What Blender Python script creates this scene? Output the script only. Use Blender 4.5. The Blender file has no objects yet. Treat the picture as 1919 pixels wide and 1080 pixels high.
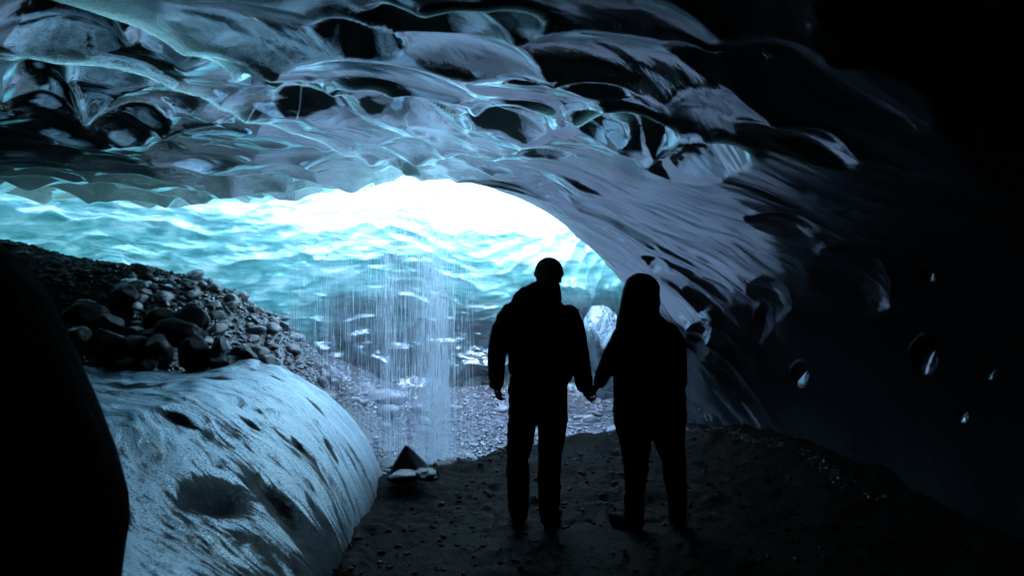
import bpy, bmesh, math, random
import numpy as np
from mathutils import Vector, Matrix
random.seed(7)
rng = np.random.default_rng(11)
scene = bpy.context.scene
COL = scene.collection
R = math.radians

# ------------------------------------------------------------------ helpers
def sstep(a, b, x):
    t = np.clip((x - a) / (b - a), 0, 1)
    return t * t * (3 - 2 * t)

def hsh(ix, iy, k):
    v = np.sin(ix * 127.1 + iy * 311.7 + k * 74.7) * 43758.5453
    return v - np.floor(v)

def vnoise(x, y, k=0):
    ix, iy = np.floor(x), np.floor(y)
    fx, fy = x - ix, y - iy
    fx = fx * fx * fx * (fx * (fx * 6 - 15) + 10); fy = fy * fy * fy * (fy * (fy * 6 - 15) + 10)
    a = hsh(ix, iy, k); b = hsh(ix + 1, iy, k); c = hsh(ix, iy + 1, k); d = hsh(ix + 1, iy + 1, k)
    return (a + (b - a) * fx) * (1 - fy) + (c + (d - c) * fx) * fy - .5

def fbm(x, y, octv=4, k=0, gain=.5):
    s = 0; a = 1
    for i in range(octv):
        s = s + a * vnoise(x, y, k + i * 13); x = x * 2.03 + 5.1; y = y * 2.03 + 1.7; a *= gain
    return s

def scallops(x, y, k, sharp=14., amp_var=.5):
    """cellular hollows: 0 at a hollow's bottom, about 1 on the sharp ridges between hollows"""
    ix, iy = np.floor(x), np.floor(y)
    acc = np.zeros_like(x)
    for dx in (-2, -1, 0, 1, 2):
        for dy in (-2, -1, 0, 1, 2):
            cx, cy = ix + dx, iy + dy
            px = cx + .5 + .8 * (hsh(cx, cy, k) - .5); py = cy + .5 + .8 * (hsh(cx, cy, k + 1) - .5)
            o = amp_var * (hsh(cx, cy, k + 2) - .3)
            acc += np.exp(-sharp * (((x - px) ** 2 + (y - py) ** 2) * 1.6 + o))
    return np.clip(-np.log(acc + 1e-30) / sharp, -.6, 1.6)

def mesh_grid(name, P, mat, attrs=None, flip=False, parent=None):
    n, m = P.shape[:2]
    idx = np.arange(n * m).reshape(n, m)
    q = np.stack([idx[:-1, :-1], idx[1:, :-1], idx[1:, 1:], idx[:-1, 1:]], -1).reshape(-1, 4)
    if flip: q = q[:, ::-1]
    return mesh_np(name, P.reshape(-1, 3), q, mat, attrs, parent)

def mesh_np(name, V, F, mat, attrs=None, parent=None, smooth=True):
    V = np.asarray(V, np.float32); F = np.asarray(F, np.int32)
    me = bpy.data.meshes.new(name)
    k = F.shape[1]
    me.vertices.add(len(V)); me.vertices.foreach_set('co', V.ravel())
    me.loops.add(F.size); me.loops.foreach_set('vertex_index', F.ravel())
    me.polygons.add(len(F)); me.polygons.foreach_set('loop_start', np.arange(0, F.size, k, dtype=np.int32))
    me.polygons.foreach_set('loop_total', np.full(len(F), k, np.int32))
    me.update(calc_edges=True)
    me.polygons.foreach_set('use_smooth', np.full(len(F), smooth))
    for an, av in (attrs or {}).items():
        a = me.attributes.new(an, 'FLOAT', 'POINT'); a.data.foreach_set('value', np.asarray(av, np.float32).ravel())
    me.validate()
    o = bpy.data.objects.new(name, me); COL.objects.link(o)
    if mat: me.materials.append(mat)
    if parent: o.parent = parent
    return o

def tag(o, label=None, cat=None, group=None, kind=None):
    if label: o['label'] = label
    if cat: o['category'] = cat
    if group: o['group'] = group
    if kind: o['kind'] = kind
    return o

def cat_pts(*seg):
    return np.concatenate([np.linspace(a, b, n, endpoint=False) for a, b, n in seg] + [[seg[-1][1]]])

F = 1492.5      # focal length in photo pixels; the camera stands at (0, 0, CZ) and looks along +Y
CZ = 1.6
def at(px, py, d): return ((px - 960) / F * d, d, CZ - (py - 540) / F * d)

# ------------------------------------------------------------------ materials
class NT:
    def __init__(s, name):
        s.m = bpy.data.materials.new(name); s.m.use_nodes = True
        s.t = s.m.node_tree; s.n = s.t.nodes; s.b = s.n['Principled BSDF']; s.out = s.n['Material Output']
    def node(s, typ, **kw):
        n = s.n.new(typ)
        for k, v in kw.items():
            if k in n.inputs.keys(): n.inputs[k].default_value = v
            else: setattr(n, k, v)
        return n
    def link(s, a, b): s.t.links.new(a, b)
    def coords(s, scale=(1, 1, 1), rot=(0, 0, 0), attr=None):
        tc = s.node('ShaderNodeTexCoord'); mp = s.node('ShaderNodeMapping')
        mp.inputs['Scale'].default_value = scale; mp.inputs['Rotation'].default_value = rot
        s.link(tc.outputs['Object'], mp.inputs['Vector']); return mp.outputs['Vector']
    def noise(s, vec, scale, detail=5, rough=.55, dist=0):
        n = s.node('ShaderNodeTexNoise'); n.inputs['Scale'].default_value = scale
        n.inputs['Detail'].default_value = detail; n.inputs['Roughness'].default_value = rough
        n.inputs['Distortion'].default_value = dist
        s.link(vec, n.inputs['Vector']); return n.outputs['Fac']
    def ramp(s, fac, stops):
        r = s.node('ShaderNodeValToRGB'); e = r.color_ramp.elements
        while len(e) < len(stops): e.new(.5)
        for el, (p, c) in zip(e, stops):
            el.position = p; el.color = (*(c if isinstance(c, tuple) else (c, c, c)), 1)
        s.link(fac, r.inputs['Fac']); return r.outputs['Color']
    def attr(s, name):
        a = s.node('ShaderNodeAttribute'); a.attribute_name = name; return a.outputs['Fac']
    def mix(s, fac, a, b, typ='RGBA', blend='MIX'):
        m = s.node('ShaderNodeMix'); m.data_type = typ; m.blend_type = blend
        if typ == 'RGBA': i = (m.inputs[0], m.inputs[6], m.inputs[7]); o = m.outputs[2]
        else: i = (m.inputs[0], m.inputs[2], m.inputs[3]); o = m.outputs[0]
        for sock, v in zip(i, (fac, a, b)):
            if hasattr(v, 'is_linked') or hasattr(v, 'links'): s.link(v, sock)
            elif isinstance(v, tuple): sock.default_value = (*v, 1)
            else: sock.default_value = v
        return o
    def math(s, op, a, b=0.):
        m = s.node('ShaderNodeMath'); m.operation = op
        for i, v in enumerate((a, b)):
            if hasattr(v, 'links'): s.link(v, m.inputs[i])
            else: m.inputs[i].default_value = v
        return m.outputs[0]
    def bump(s, h, strength, dist, prev=None):
        b = s.node('ShaderNodeBump')
        if hasattr(strength, 'links'): s.link(strength, b.inputs['Strength'])
        else: b.inputs['Strength'].default_value = strength
        b.inputs['Distance'].default_value = dist
        s.link(h, b.inputs['Height'])
        if prev: s.link(prev, b.inputs['Normal'])
        return b.outputs['Normal']
    def set(s, **kw):
        for k, v in kw.items():
            sock = s.b.inputs[k.replace('_', ' ')]
            if hasattr(v, 'links'): s.link(v, sock)
            elif isinstance(v, tuple): sock.default_value = (*v, 1)
            else: sock.default_value = v

def add_gloss(t, fac, color, rough, n, src=None):
    gl = t.node('ShaderNodeBsdfGlossy'); gl.inputs['Color'].default_value = (*color, 1); gl.inputs['Roughness'].default_value = rough
    t.link(n, gl.inputs['Normal'])
    m = t.node('ShaderNodeMixShader'); (t.link(fac, m.inputs[0]) if hasattr(fac, 'links') else setattr(m.inputs[0], 'default_value', fac))
    t.link(src or t.b.outputs[0], m.inputs[1]); t.link(gl.outputs[0], m.inputs[2]); t.link(m.outputs[0], t.out.inputs['Surface'])

def mat_roof():
    t = NT('roof_ice')
    uv = t.node('ShaderNodeCombineXYZ'); t.link(t.attr('fu'), uv.inputs[0]); t.link(t.attr('fv'), uv.inputs[1])
    def fl(sx, sy, det=5, dist=.4):
        m = t.node('ShaderNodeMapping'); m.inputs['Scale'].default_value = (sx, sy, 1)
        t.link(uv.outputs[0], m.inputs['Vector']); return t.noise(m.outputs['Vector'], 1., det, .6, dist)
    flow = fl(5, 1.6); fine = fl(34, 5, 4); grain = t.noise(t.coords(), 120, 3, .6)
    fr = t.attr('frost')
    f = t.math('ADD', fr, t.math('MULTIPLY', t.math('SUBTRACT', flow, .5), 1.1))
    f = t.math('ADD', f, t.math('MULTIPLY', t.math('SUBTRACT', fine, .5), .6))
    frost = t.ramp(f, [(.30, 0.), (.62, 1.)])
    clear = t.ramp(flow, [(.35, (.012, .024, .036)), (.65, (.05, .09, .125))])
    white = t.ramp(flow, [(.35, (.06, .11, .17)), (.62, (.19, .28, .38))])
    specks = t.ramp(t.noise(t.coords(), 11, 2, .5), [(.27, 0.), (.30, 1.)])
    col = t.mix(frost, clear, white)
    col = t.mix(specks, (.008, .009, .010), col)
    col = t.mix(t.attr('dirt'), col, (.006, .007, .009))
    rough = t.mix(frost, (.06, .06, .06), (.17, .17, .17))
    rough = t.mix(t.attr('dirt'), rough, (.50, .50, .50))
    n = t.bump(flow, .15, .05); ng = n
    n = t.bump(fine, t.mix(frost, .1, .45, 'FLOAT'), .02, n)
    ng = t.bump(fl(13, 3.2, 4), t.mix(frost, .03, .16, 'FLOAT'), .03, ng); ng = t.bump(fine, t.mix(frost, .02, .16, 'FLOAT'), .02, ng); ng = t.bump(grain, t.mix(frost, .0, .12, 'FLOAT'), .004, ng)
    n = t.bump(grain, t.mix(frost, .05, .4, 'FLOAT'), .004, n)
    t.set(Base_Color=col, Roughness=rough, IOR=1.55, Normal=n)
    t.link(t.mix(t.attr('dirt'), .5, .06, 'FLOAT'), t.b.inputs['Specular IOR Level'])
    tl_ = t.node('ShaderNodeBsdfTranslucent'); tl_.inputs[0].default_value = (.30, .80, .84, 1)
    mx = t.node('ShaderNodeMixShader'); t.link(t.math('MULTIPLY', t.attr('thin'), THIN_K), mx.inputs[0])
    gl = t.node('ShaderNodeBsdfGlossy'); gl.inputs['Color'].default_value = (.86, .91, .95, 1)
    t.link(t.mix(frost, .03, .085, 'FLOAT'), gl.inputs['Roughness']); t.link(ng, gl.inputs['Normal'])
    m0 = t.node('ShaderNodeMixShader'); t.link(t.math('MULTIPLY', t.math('SUBTRACT', 1.03, t.attr('dirt')), GLOSS), m0.inputs[0])
    t.link(t.b.outputs[0], m0.inputs[1]); t.link(gl.outputs[0], m0.inputs[2])
    t.link(m0.outputs[0], mx.inputs[1]); t.link(tl_.outputs[0], mx.inputs[2]); t.link(mx.outputs[0], t.out.inputs['Surface'])
    return t.m
GLOSS = .76
THIN_K = .035


def mat_wall():
    t = NT('turquoise_ice')
    v = t.coords((.55, .55, 2.6))
    band = t.noise(v, 1.5, 6, .6, .6)
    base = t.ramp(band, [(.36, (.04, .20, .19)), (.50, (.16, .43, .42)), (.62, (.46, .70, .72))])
    base = t.mix(t.math('MULTIPLY', t.attr('top_light'), .25), base, (.58, .74, .84))  # upper wall whitened: the glare of the opening put into its colour
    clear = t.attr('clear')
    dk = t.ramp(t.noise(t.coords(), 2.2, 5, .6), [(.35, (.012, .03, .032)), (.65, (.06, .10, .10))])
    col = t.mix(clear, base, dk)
    n = t.bump(t.noise(t.coords((.8, .8, 2.2)), 5.5, 4, .5, .8), .45, .06)
    t.set(Base_Color=col, Roughness=.07, IOR=1.38, Normal=n)
    tl_ = t.node('ShaderNodeBsdfTranslucent'); t.link(t.ramp(t.noise(t.coords((.7, .7, 2.4)), 2.6, 6, .6, 1.), [(.38, (.02, .16, .155)), (.52, (.11, .42, .41)), (.64, (.46, .78, .78))]), tl_.inputs[0])
    mx = t.node('ShaderNodeMixShader'); t.link(t.math('MULTIPLY', t.math('SUBTRACT', 1., clear), .14), mx.inputs[0])
    t.link(t.b.outputs[0], mx.inputs[1]); t.link(tl_.outputs[0], mx.inputs[2])
    add_gloss(t, .15, (.85, .93, 1.), .05, n, mx.outputs[0])
    return t.m

def mat_mound():
    t = NT('gritty_ice')
    v = t.coords((1.0, 1.0, 1.0)); 
    st = t.attr('streak')
    vs = t.node('ShaderNodeCombineXYZ'); t.link(t.attr('su'), vs.inputs[0]); t.link(t.attr('sv'), vs.inputs[1])
    def sn(sx, sy, det=5, off=0):
        m = t.node('ShaderNodeMapping'); m.inputs['Scale'].default_value = (sx, sy, 1); m.inputs['Location'].default_value = (off, off, 0)
        t.link(vs.outputs[0], m.inputs['Vector']); return t.noise(m.outputs['Vector'], 1., det, .62, .3)
    a = sn(1.1, 4.2, 6); b = sn(6, 24, 6, 3.); g = sn(9, 26, 5, 7.)
    f = t.math('ADD', t.math('MULTIPLY', a, .42), t.math('MULTIPLY', b, .58))
    f = t.math('SUBTRACT', f, t.math('MULTIPLY', st, .30))
    dirt = t.ramp(f, [(.375, 0.), (.45, 1.)])
    gr = t.ramp(t.math('ADD', t.math('MULTIPLY', g, .7), t.math('MULTIPLY', a, .3)), [(.36, 0.), (.42, 1.)])
    ice = t.ramp(a, [(.3, (.10, .18, .28)), (.55, (.26, .40, .55)), (.75, (.46, .60, .75))])
    sp = t.math('ADD', t.math('MULTIPLY', t.noise(v, 75, 3, .7), .62), t.math('MULTIPLY', f, .55))
    ice = t.mix(t.ramp(sp, [(.50, 0.), (.57, 1.)]), (.03, .032, .036), ice)
    col = t.mix(dirt, (.020, .021, .024), ice)
    col = t.mix(gr, (.05, .05, .05), col)
    col = t.mix(t.attr('brown'), col, (.12, .12, .11))
    n = t.bump(b, .3, .02)
    n = t.bump(t.noise(v, 80, 4, .7), .9, .012, n)
    t.set(Base_Color=col, Roughness=t.mix(dirt, (.75, .75, .75), (.30, .30, .30)), IOR=1.33, Normal=n)
    t.link(t.mix(dirt, .06, .5, 'FLOAT'), t.b.inputs['Specular IOR Level'])
    add_gloss(t, t.mix(dirt, .03, .30, 'FLOAT'), (.72, .87, 1.), .13, n)
    return t.m

def mat_dirt():
    t = NT('path_dirt')
    v = t.coords()
    g = t.attr('gravel')
    a = t.noise(v, 9, 6, .65); b = t.noise(v, 45, 4, .7)
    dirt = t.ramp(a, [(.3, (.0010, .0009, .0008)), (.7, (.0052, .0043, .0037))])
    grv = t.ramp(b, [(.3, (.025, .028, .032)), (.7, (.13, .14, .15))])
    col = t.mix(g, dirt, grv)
    n = t.bump(a, .7, .05); n = t.bump(b, .8, .02, n)
    t.link(t.mix(g, .015, .5, 'FLOAT'), t.b.inputs['Specular IOR Level'])
    t.set(Base_Color=col, Roughness=t.mix(g, (.62, .62, .62), (.32, .32, .32)), Normal=n)
    return t.m

def mat_stone(name, lo, hi, rough=.3, spec=.5):
    t = NT(name)
    v = t.coords()
    info = t.node('ShaderNodeObjectInfo')
    a = t.noise(v, 16, 5, .65)
    col = t.ramp(a, [(.3, lo), (.7, hi)])
    col = t.mix(.6, col, t.mix(info.outputs['Random'], (.55, .55, .57), (1., .98, .95)), blend='MULTIPLY')
    n = t.bump(a, .5, .02); n = t.bump(t.noise(v, 70, 3, .6), .35, .006, n)
    t.set(Base_Color=col, Roughness=rough, Normal=n, Specular_IOR_Level=spec)
    return t.m

def mat_plain(name, c, rough=.8, bscale=None, bstr=.3, bd=.004, **kw):
    t = NT(name)
    v = t.coords()
    a = t.noise(v, bscale or 30, 4, .6)
    t.set(Base_Color=t.ramp(a, [(.3, tuple(x * .75 for x in c)), (.7, tuple(min(1, x * 1.2) for x in c))]), Roughness=rough,
          Normal=t.bump(a, bstr, bd), **kw)
    return t.m

M = dict(roof=mat_roof(), wall=mat_wall(), mound=mat_mound(), ground=mat_dirt(),
         stone=mat_stone('wet_stone', (.06, .065, .075), (.36, .38, .41), .14, .9),
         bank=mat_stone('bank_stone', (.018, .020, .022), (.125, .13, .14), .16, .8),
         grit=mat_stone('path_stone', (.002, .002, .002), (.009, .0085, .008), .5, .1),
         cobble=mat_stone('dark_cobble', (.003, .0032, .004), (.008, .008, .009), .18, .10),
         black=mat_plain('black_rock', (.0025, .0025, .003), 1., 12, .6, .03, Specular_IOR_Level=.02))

# ------------------------------------------------------------------ roof and right side: one swept sheet of ice
def right_base(y):
    return np.interp(y, [-6, 0, 3, 4.6, 5.8, 7, 8.0, 8.8, 9.6], [3.0, 3.1, 3.05, 2.95, 2.78, 2.55, 2.28, 1.98, 1.75])
def crown(y): return 2.85 * sstep(-5.9, -3.5, y) - .15 + .0 * y
def arch(th, y):
    """right half of the arch, th 0 at the floor .. pi/2 at the crown"""
    xb = right_base(y); xc = -1.0
    p = np.interp(y, [0, 4, 6, 8, 10], [2.3, 2.2, 1.95, 1.60, 1.58])
    return xc + (xb - xc) * np.cos(th) ** (2 / p), crown(y) * np.sin(th) ** (2 / p)
def zc(x, y):
    xb = right_base(y); u = np.clip((x + 1) / (xb + 1), 0, 1)
    p = np.interp(y, [0, 4, 6, 8, 10], [2.3, 2.2, 1.95, 1.60, 1.58])
    return crown(y) * (1 - u ** p) ** (1 / p)
LIPX = [-9, -6, -4.5, -3.6, -2.9, -2.3, -1.75, -1.3, -.9, -.5, 0, .53, .8, 1.07, 1.6, 2.2]
LIPY = [8.5, 9.6, 10.1, 10.1, 9.9, 9.4, 8.8, 8.2, 7.8, 7.6, 7.6, 7.85, 8.05, 8.25, 8.7, 9.2]
def lip(x): return np.interp(x, LIPX, LIPY)
def surf_hit(px, py):
    """where a line of sight through the photo meets the plain (undisplaced) roof"""
    d = np.linspace(1.5, 12, 2000); x = (px - 960) / F * d; z = CZ - (py - 540) / F * d
    i = np.argmax(z > zc(x, d)); return x[i], d[i]

NT_R, NT_L = 330, 520
th = np.linspace(0.0, math.pi / 2, NT_R)
ysm = cat_pts((-6, 1.8, 16), (1.8, 3, 36), (3, 6.2, 400), (6.2, 9, 220))
ysm = (ysm + 6) / 15.0                                     # 0..1 along the depth
xl = -1.0 - cat_pts((0, 2.6, 330), (2.6, 5, 130), (5, 9, 59))
xs = np.empty((NT_R + NT_L - 1,)); cols = len(xs)
# first pass for the plan x of each column at about the lip
Lc = np.empty(cols)
for i in range(NT_R):
    y = 8.0
    for _ in range(12): y = .5 * y + .5 * float(lip(arch(th[i], y)[0]))
    Lc[i] = y
Lc[NT_R:] = lip(xl[1:]); 
Y = -6 + ysm[:, None] * (Lc[None, :] + 6)
X = np.empty_like(Y); Z = np.empty_like(Y)
X[:, :NT_R], Z[:, :NT_R] = arch(th[None, :], Y[:, :NT_R])
X[:, NT_R:] = xl[None, 1:]; Z[:, NT_R:] = crown(Y[:, NT_R:])
Z[:, NT_R:] -= 3.2 * sstep(-6.5, -9.5, X[:, NT_R:])          # the far left comes down to the ground
# surface coordinates: across (a) and along (Y)
ax, az = arch(th, 6.0)
arc = np.concatenate([[0], np.cumsum(np.hypot(np.diff(ax), np.diff(az)))])
acol = np.concatenate([-(1.0) + (arc[-1] - arc), xl[1:]])    # equals x on the flat crown, grows down the right wall
A = np.broadcast_to(acol[None, :], Y.shape)
def a_of(x, y):
    if x < -1: return x
    xb = float(right_base(y)); u = min(1, (x + 1) / (xb + 1)); p = float(np.interp(y, [0, 4, 6, 8, 10], [2.3, 2.2, 1.95, 1.60, 1.58]))
    t_ = math.acos(u ** (p / 2)); return float(np.interp(t_, th, acol[:NT_R]))

D = np.zeros_like(Y)                                        # inward displacement (towards the cave)
wx = A + .22 * fbm(A * .9, Y * .7, 3, 3); wy = Y + .30 * fbm(A * .8 + 9, Y * .8, 3, 8)
c, s = math.cos(R(33)), math.sin(R(33))
u = c * wx - s * wy; v = s * wx + c * wy                    # v runs along the flow: away and to the right
bend = .5 * (A - .9 + np.sqrt((A - .9) ** 2 + .08)); u = u - 1.27 * bend; v = v - 1.3 * bend   # down the right side it turns back towards the camera
big = scallops(u / .60, v / 1.15, 21, 11.)
med = scallops(u / .42, v / .62, 41, 13.)
leftm = sstep(.1, -1.1, A + .28 * (Y - 6) * 0 + .42 * (Y - 7.5))   # the left part carries more and smaller hollows
rightm = sstep(.8, 2.4, A)
D += .026 * (1 + .4 * rightm) * (big - .3) * (1 + 1.2 * leftm)
D += (.006 + .085 * leftm * (1 + 1.1 * sstep(6, 8.5, Y))) * (med - .3)
D += .07 * fbm(u * .9, v * .5, 3, 5)
tex = sstep(-.15, .3, fbm(u * 1.3, v * .8, 3, 141))
D += tex * .010 * (scallops(u / .16, v / .34, 151, 13.) - .3) + .004 * fbm(u * 12, v * 3, 3, 161)
nearlip = sstep(2.6, .8, Lc[None, :] - Y) * sstep(-.9, .3, A)
u2 = (Lc[None, :] - Y) - .85 * bend + .25 * fbm(A * .9, Y * 1.3, 3, 111); v2 = A + .3 * fbm(A * .8, Y * .8, 2, 113)
D += .026 * fbm(u * 4.2, v * .55, 4, 105) * sstep(.3, 1.6, A) * (1 - nearlip)
D += nearlip * (.085 * (scallops(u2 / .34, v2 / .85, 121, 13.) - .3) + .03 * fbm(u2 * 5, v2 * .8, 4, 123))
D += .012 * fbm(u * 3.2, v * 1.1, 3, 15) * (1 - .6 * leftm)                      # flow lines
FROST = .5 + .9 * fbm(u * 1.1, v * .55, 4, 88) + .25 + nearlip * (.9 * fbm(u2 * 4, v2 * .7, 4, 131) - .15) + .5 * fbm(u * 5, v * .6, 3, 98) * sstep(.3, 1.6, A); FROST = FROST - .7 * leftm; THIN = .16 * sstep(.1, .5, fbm(u * .7, v * .35, 3, 95) + .12) * leftm ** .5 + .07 * leftm * sstep(6.5, 9., Y) + .5 * np.exp(-(Lc[None, :] - Y) / .10) * sstep(2.6, 1.6, A) + .9 * leftm * np.exp(-(Lc[None, :] - Y) / .7)  # thin is also raised along the left lip, painting a glow towards the opening
# long cusped ridges: the roof steps up beyond each
def ridge(pts, step, L, rim=.03, thin=1., tw=.025):
    global D, THIN
    P = []
    for px, py in pts:
        x, y = surf_hit(px, py); P.append((a_of(x, y), y))
    P = np.array(P)
    qs = np.linspace(0, len(P) - 1, 6 * len(P)); P = np.stack([np.interp(qs, np.arange(len(P)), P[:, 0]), np.interp(qs, np.arange(len(P)), P[:, 1])], 1)
    for _ in range(3): P[1:-1] = .25 * P[:-2] + .5 * P[1:-1] + .25 * P[2:]
    best = np.full(Y.shape, 1e9); sgn = np.zeros(Y.shape); endf = np.ones(Y.shape)
    tot = len(P) - 1
    for i in range(tot):
        a0, b0 = P[i]; a1, b1 = P[i + 1]
        dx, dy = a1 - a0, b1 - b0; l2 = dx * dx + dy * dy
        tt = np.clip(((A - a0) * dx + (Y - b0) * dy) / l2, 0, 1)
        ex, ey = A - a0 - tt * dx, Y - b0 - tt * dy
        d = np.hypot(ex, ey); m = d < best
        best = np.where(m, d, best); sgn = np.where(m, np.sign(dx * ey - dy * ex), sgn)
        g = (i + tt) / tot
        endf = np.where(m, np.minimum(1, 6 * np.minimum(g + .02, 1.02 - g)), endf)
    far = sgn > 0                                           # left of the walking direction: beyond the ridge
    w = .045
    D = D + endf * np.where(far, -step * (1 - np.exp(-best / w)) * np.exp(-(best / L) ** 2), 0)
    D = D + endf * rim * np.exp(-(best / .07) ** 2)
    THIN = np.maximum(THIN, thin * endf * np.where(far, np.exp(-(best / .012) ** 2), np.exp(-(best / tw) ** 1.0)))
def pit(px, py, w, h, depth, rot=0., e=2., clear=1.):
    """a deep scoop in the roof with a crisp brim, given where it shows and how big it shows"""
    global D, FROST, THIN, CLEAN
    x, y = surf_hit(px, py); a0 = a_of(x, y)
    xa, ya = surf_hit(px - w / 2, py); xb, yb = surf_hit(px + w / 2, py)
    x1, y1 = surf_hit(px, py - h / 2); x2, y2 = surf_hit(px, py + h / 2)
    e1 = np.array([a_of(xb, yb) - a_of(xa, ya), yb - ya]) / 2; e2 = np.array([a_of(x2, y2) - a_of(x1, y1), y2 - y1]) / 2
    c_, s_ = math.cos(R(rot)), math.sin(R(rot))
    da, dy = A - a0, Y - y
    det = e1[0] * e2[1] - e1[1] * e2[0]
    p = (da * e2[1] - dy * e2[0]) / det; q = (dy * e1[0] - da * e1[1]) / det
    asp = h / w
    p, q = c_ * p + s_ * q * asp, -s_ * p / asp + c_ * q
    r = np.sqrt(p * p + q * q) * (1 + .22 * fbm(A * 2.4 + px, Y * 2.4, 3, 77))
    qq = np.clip(q, -1.3, 1.3)
    qq = np.clip(q, -1.3, 1.3)
    if 1480 < px and w < 60: CLEAN = np.maximum(CLEAN, sstep(.95, .55, r)); depth = depth * 2.4
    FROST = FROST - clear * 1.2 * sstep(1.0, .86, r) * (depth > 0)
    THIN = np.maximum(THIN, .12 * np.exp(-((r - 1.0) / .05) ** 2) * sstep(0., -.7, qq) * (px < 1330))
    depth = depth * ((.75 if y < 4.2 else 1.0) if px < 1330 else .35)
    D = D - depth * np.where(r < 1, (1 - r ** e), 0) * (1 - .7 * qq) + .22 * depth * np.exp(-((r - 1) / .13) ** 2) * sstep(.3, -.6, qq)
CLEAN = np.zeros_like(D)
ridge([(-60, 62), (120, 100), (270, 135), (430, 200), (600, 265), (760, 315), (900, 350)], .14, .60, .04)
ridge([(60, -40), (250, 25), (430, 110), (620, 165), (760, 190), (872, 208)], .13, .45, .035, 1., .06)
ridge([(-40, 112), (100, 122), (260, 148), (330, 165)], .07, .3, .02)
ridge([(500, 200), (540, 188), (600, 195), (690, 235)], .07, .25, .02)
ridge([(880, 208), (930, 182), (1000, 180), (1040, 196)], .08, .3, .02)
ridge([(1080, 214), (1140, 216), (1165, 236)], .05, .2, .02)
for a in [(540, 155, 190, 66, .10, 14), (765, 210, 280, 70, .13, 14), (960, 215, 165, 80, .13, 8), (1180, 222, 200, 88, .14, 10),
          (1100, 245, 150, 50, .09, 5), (670, 52, 190, 74, .12, 12), (860, 8, 330, 90, .16, 2), (1345, 98, 200, 76, .13, 24), (1025, 288, 110, 28, .07, 8),
          (1305, 298, 200, 84, .14, -6), (1500, 262, 240, 60, .12, 16), (1065, 370, 130, 30, .07, 10), (1470, 415, 150, 50, .10, 8),
          (1010, 126, 130, 28, .06, 6), (1120, 140, 150, 30, .06, 12), (1560, 150, 420, 140, .14, 14), (240, 232, 170, 56, .10, 6),
          (90, 205, 170, 100, .10, 20), (385, 130, 160, 50, -.05, 18), (110, 60, 300, 80, .14, 16), (600, 215, 190, 44, .07, 12), (380, 262, 220, 40, .06, -4),
          (1600, 520, 160, 150, .14, 34, 2., .2), (1440, 560, 90, 110, .08, 30, 2., .2), (1497, 705, 34, 50, .10, 10), (1740, 664, 50, 80, .10, 10),
          (1865, 690, 24, 40, .07, 10), (1810, 772, 24, 36, .07, 10), (1745, 505, 40, 30, .05, 40), (1425, 610, 40, 90, .06, 14, 2., .25),
          (1310, 640, 50, 100, .06, 24, 2., .0), (1380, 690, 70, 110, .05, 20, 2., .25), (1330, 560, 90, 60, .05, 30, 2., .1), (1225, 492, 60, 30, .05, 30, 2., 0.)]:
    pit(*a)
G = np.stack([X, Y, Z], -1)
Nn = np.cross(np.gradient(G, axis=1), np.gradient(G, axis=0)); Nn /= np.linalg.norm(Nn, axis=-1, keepdims=True) + 1e-9
inw = np.stack([-2.0 - X, 0 * X, 1.0 - Z], -1); sg = np.sign((Nn * inw).sum(-1, keepdims=True)); Nn = Nn * sg
edge = sstep(9.0, 8.2, Y - Lc[None, :] + 9.0) * .0 + 1
D *= np.where(A < -1.4, sstep(0, .7, Lc[None, :] - Y) * .8 + .2, sstep(0, .25, Lc[None, :] - Y) * .65 + .35)
G2 = G + Nn * D[..., None]
# the edge of the roof rolls over and the ice rises outside it
L0 = G2[-1]; No = -Nn[-1]
No = No * .75 + np.array([0, 0, .25]); No /= np.linalg.norm(No, axis=-1, keepdims=True)
rows = [G2]
ROLL = .22
for a_ in np.linspace(12, 90, 8):
    k = ROLL * (1 + .5 * fbm(acol * 1.3, acol * 0, 2, 91))[:, None]
    rows.append((L0 + np.array([0, 1, 0]) * k * math.sin(R(a_)) * .8 + No * k * (1 - math.cos(R(a_))))[None])
last = rows[-1][0]
GLACIER = 3.4
for h_ in (.15, .35, .6, .9, 1.3, 1.8, 2.4, GLACIER):
    wob = .18 * fbm(acol * 1.1, acol * 0 + h_ * 2, 3, 33)[:, None] * np.array([0, 1, 0])
    rows.append((last + No * h_ + wob - np.array([0, 1, 0]) * .10 * h_)[None])
ALL = np.concatenate(rows, 0)
dirt = np.zeros(ALL.shape[:2])
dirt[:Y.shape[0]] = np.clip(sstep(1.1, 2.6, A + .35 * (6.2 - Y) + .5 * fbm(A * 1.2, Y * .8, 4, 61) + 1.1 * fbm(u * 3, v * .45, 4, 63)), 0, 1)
dirt[:Y.shape[0]] = np.maximum(dirt[:Y.shape[0]], sstep(4.0, 2.2, Y)) * (1 - CLEAN)  # roof near and behind the camera blackened too, to keep that end dark
pad = lambda a, v: np.concatenate([a, np.full((ALL.shape[0] - a.shape[0], cols), v)], 0)
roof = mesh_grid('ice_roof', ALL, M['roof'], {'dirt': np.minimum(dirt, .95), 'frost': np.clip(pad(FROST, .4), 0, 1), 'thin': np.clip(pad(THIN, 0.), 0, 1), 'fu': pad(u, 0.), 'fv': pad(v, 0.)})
tag(roof, kind='structure')

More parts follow.
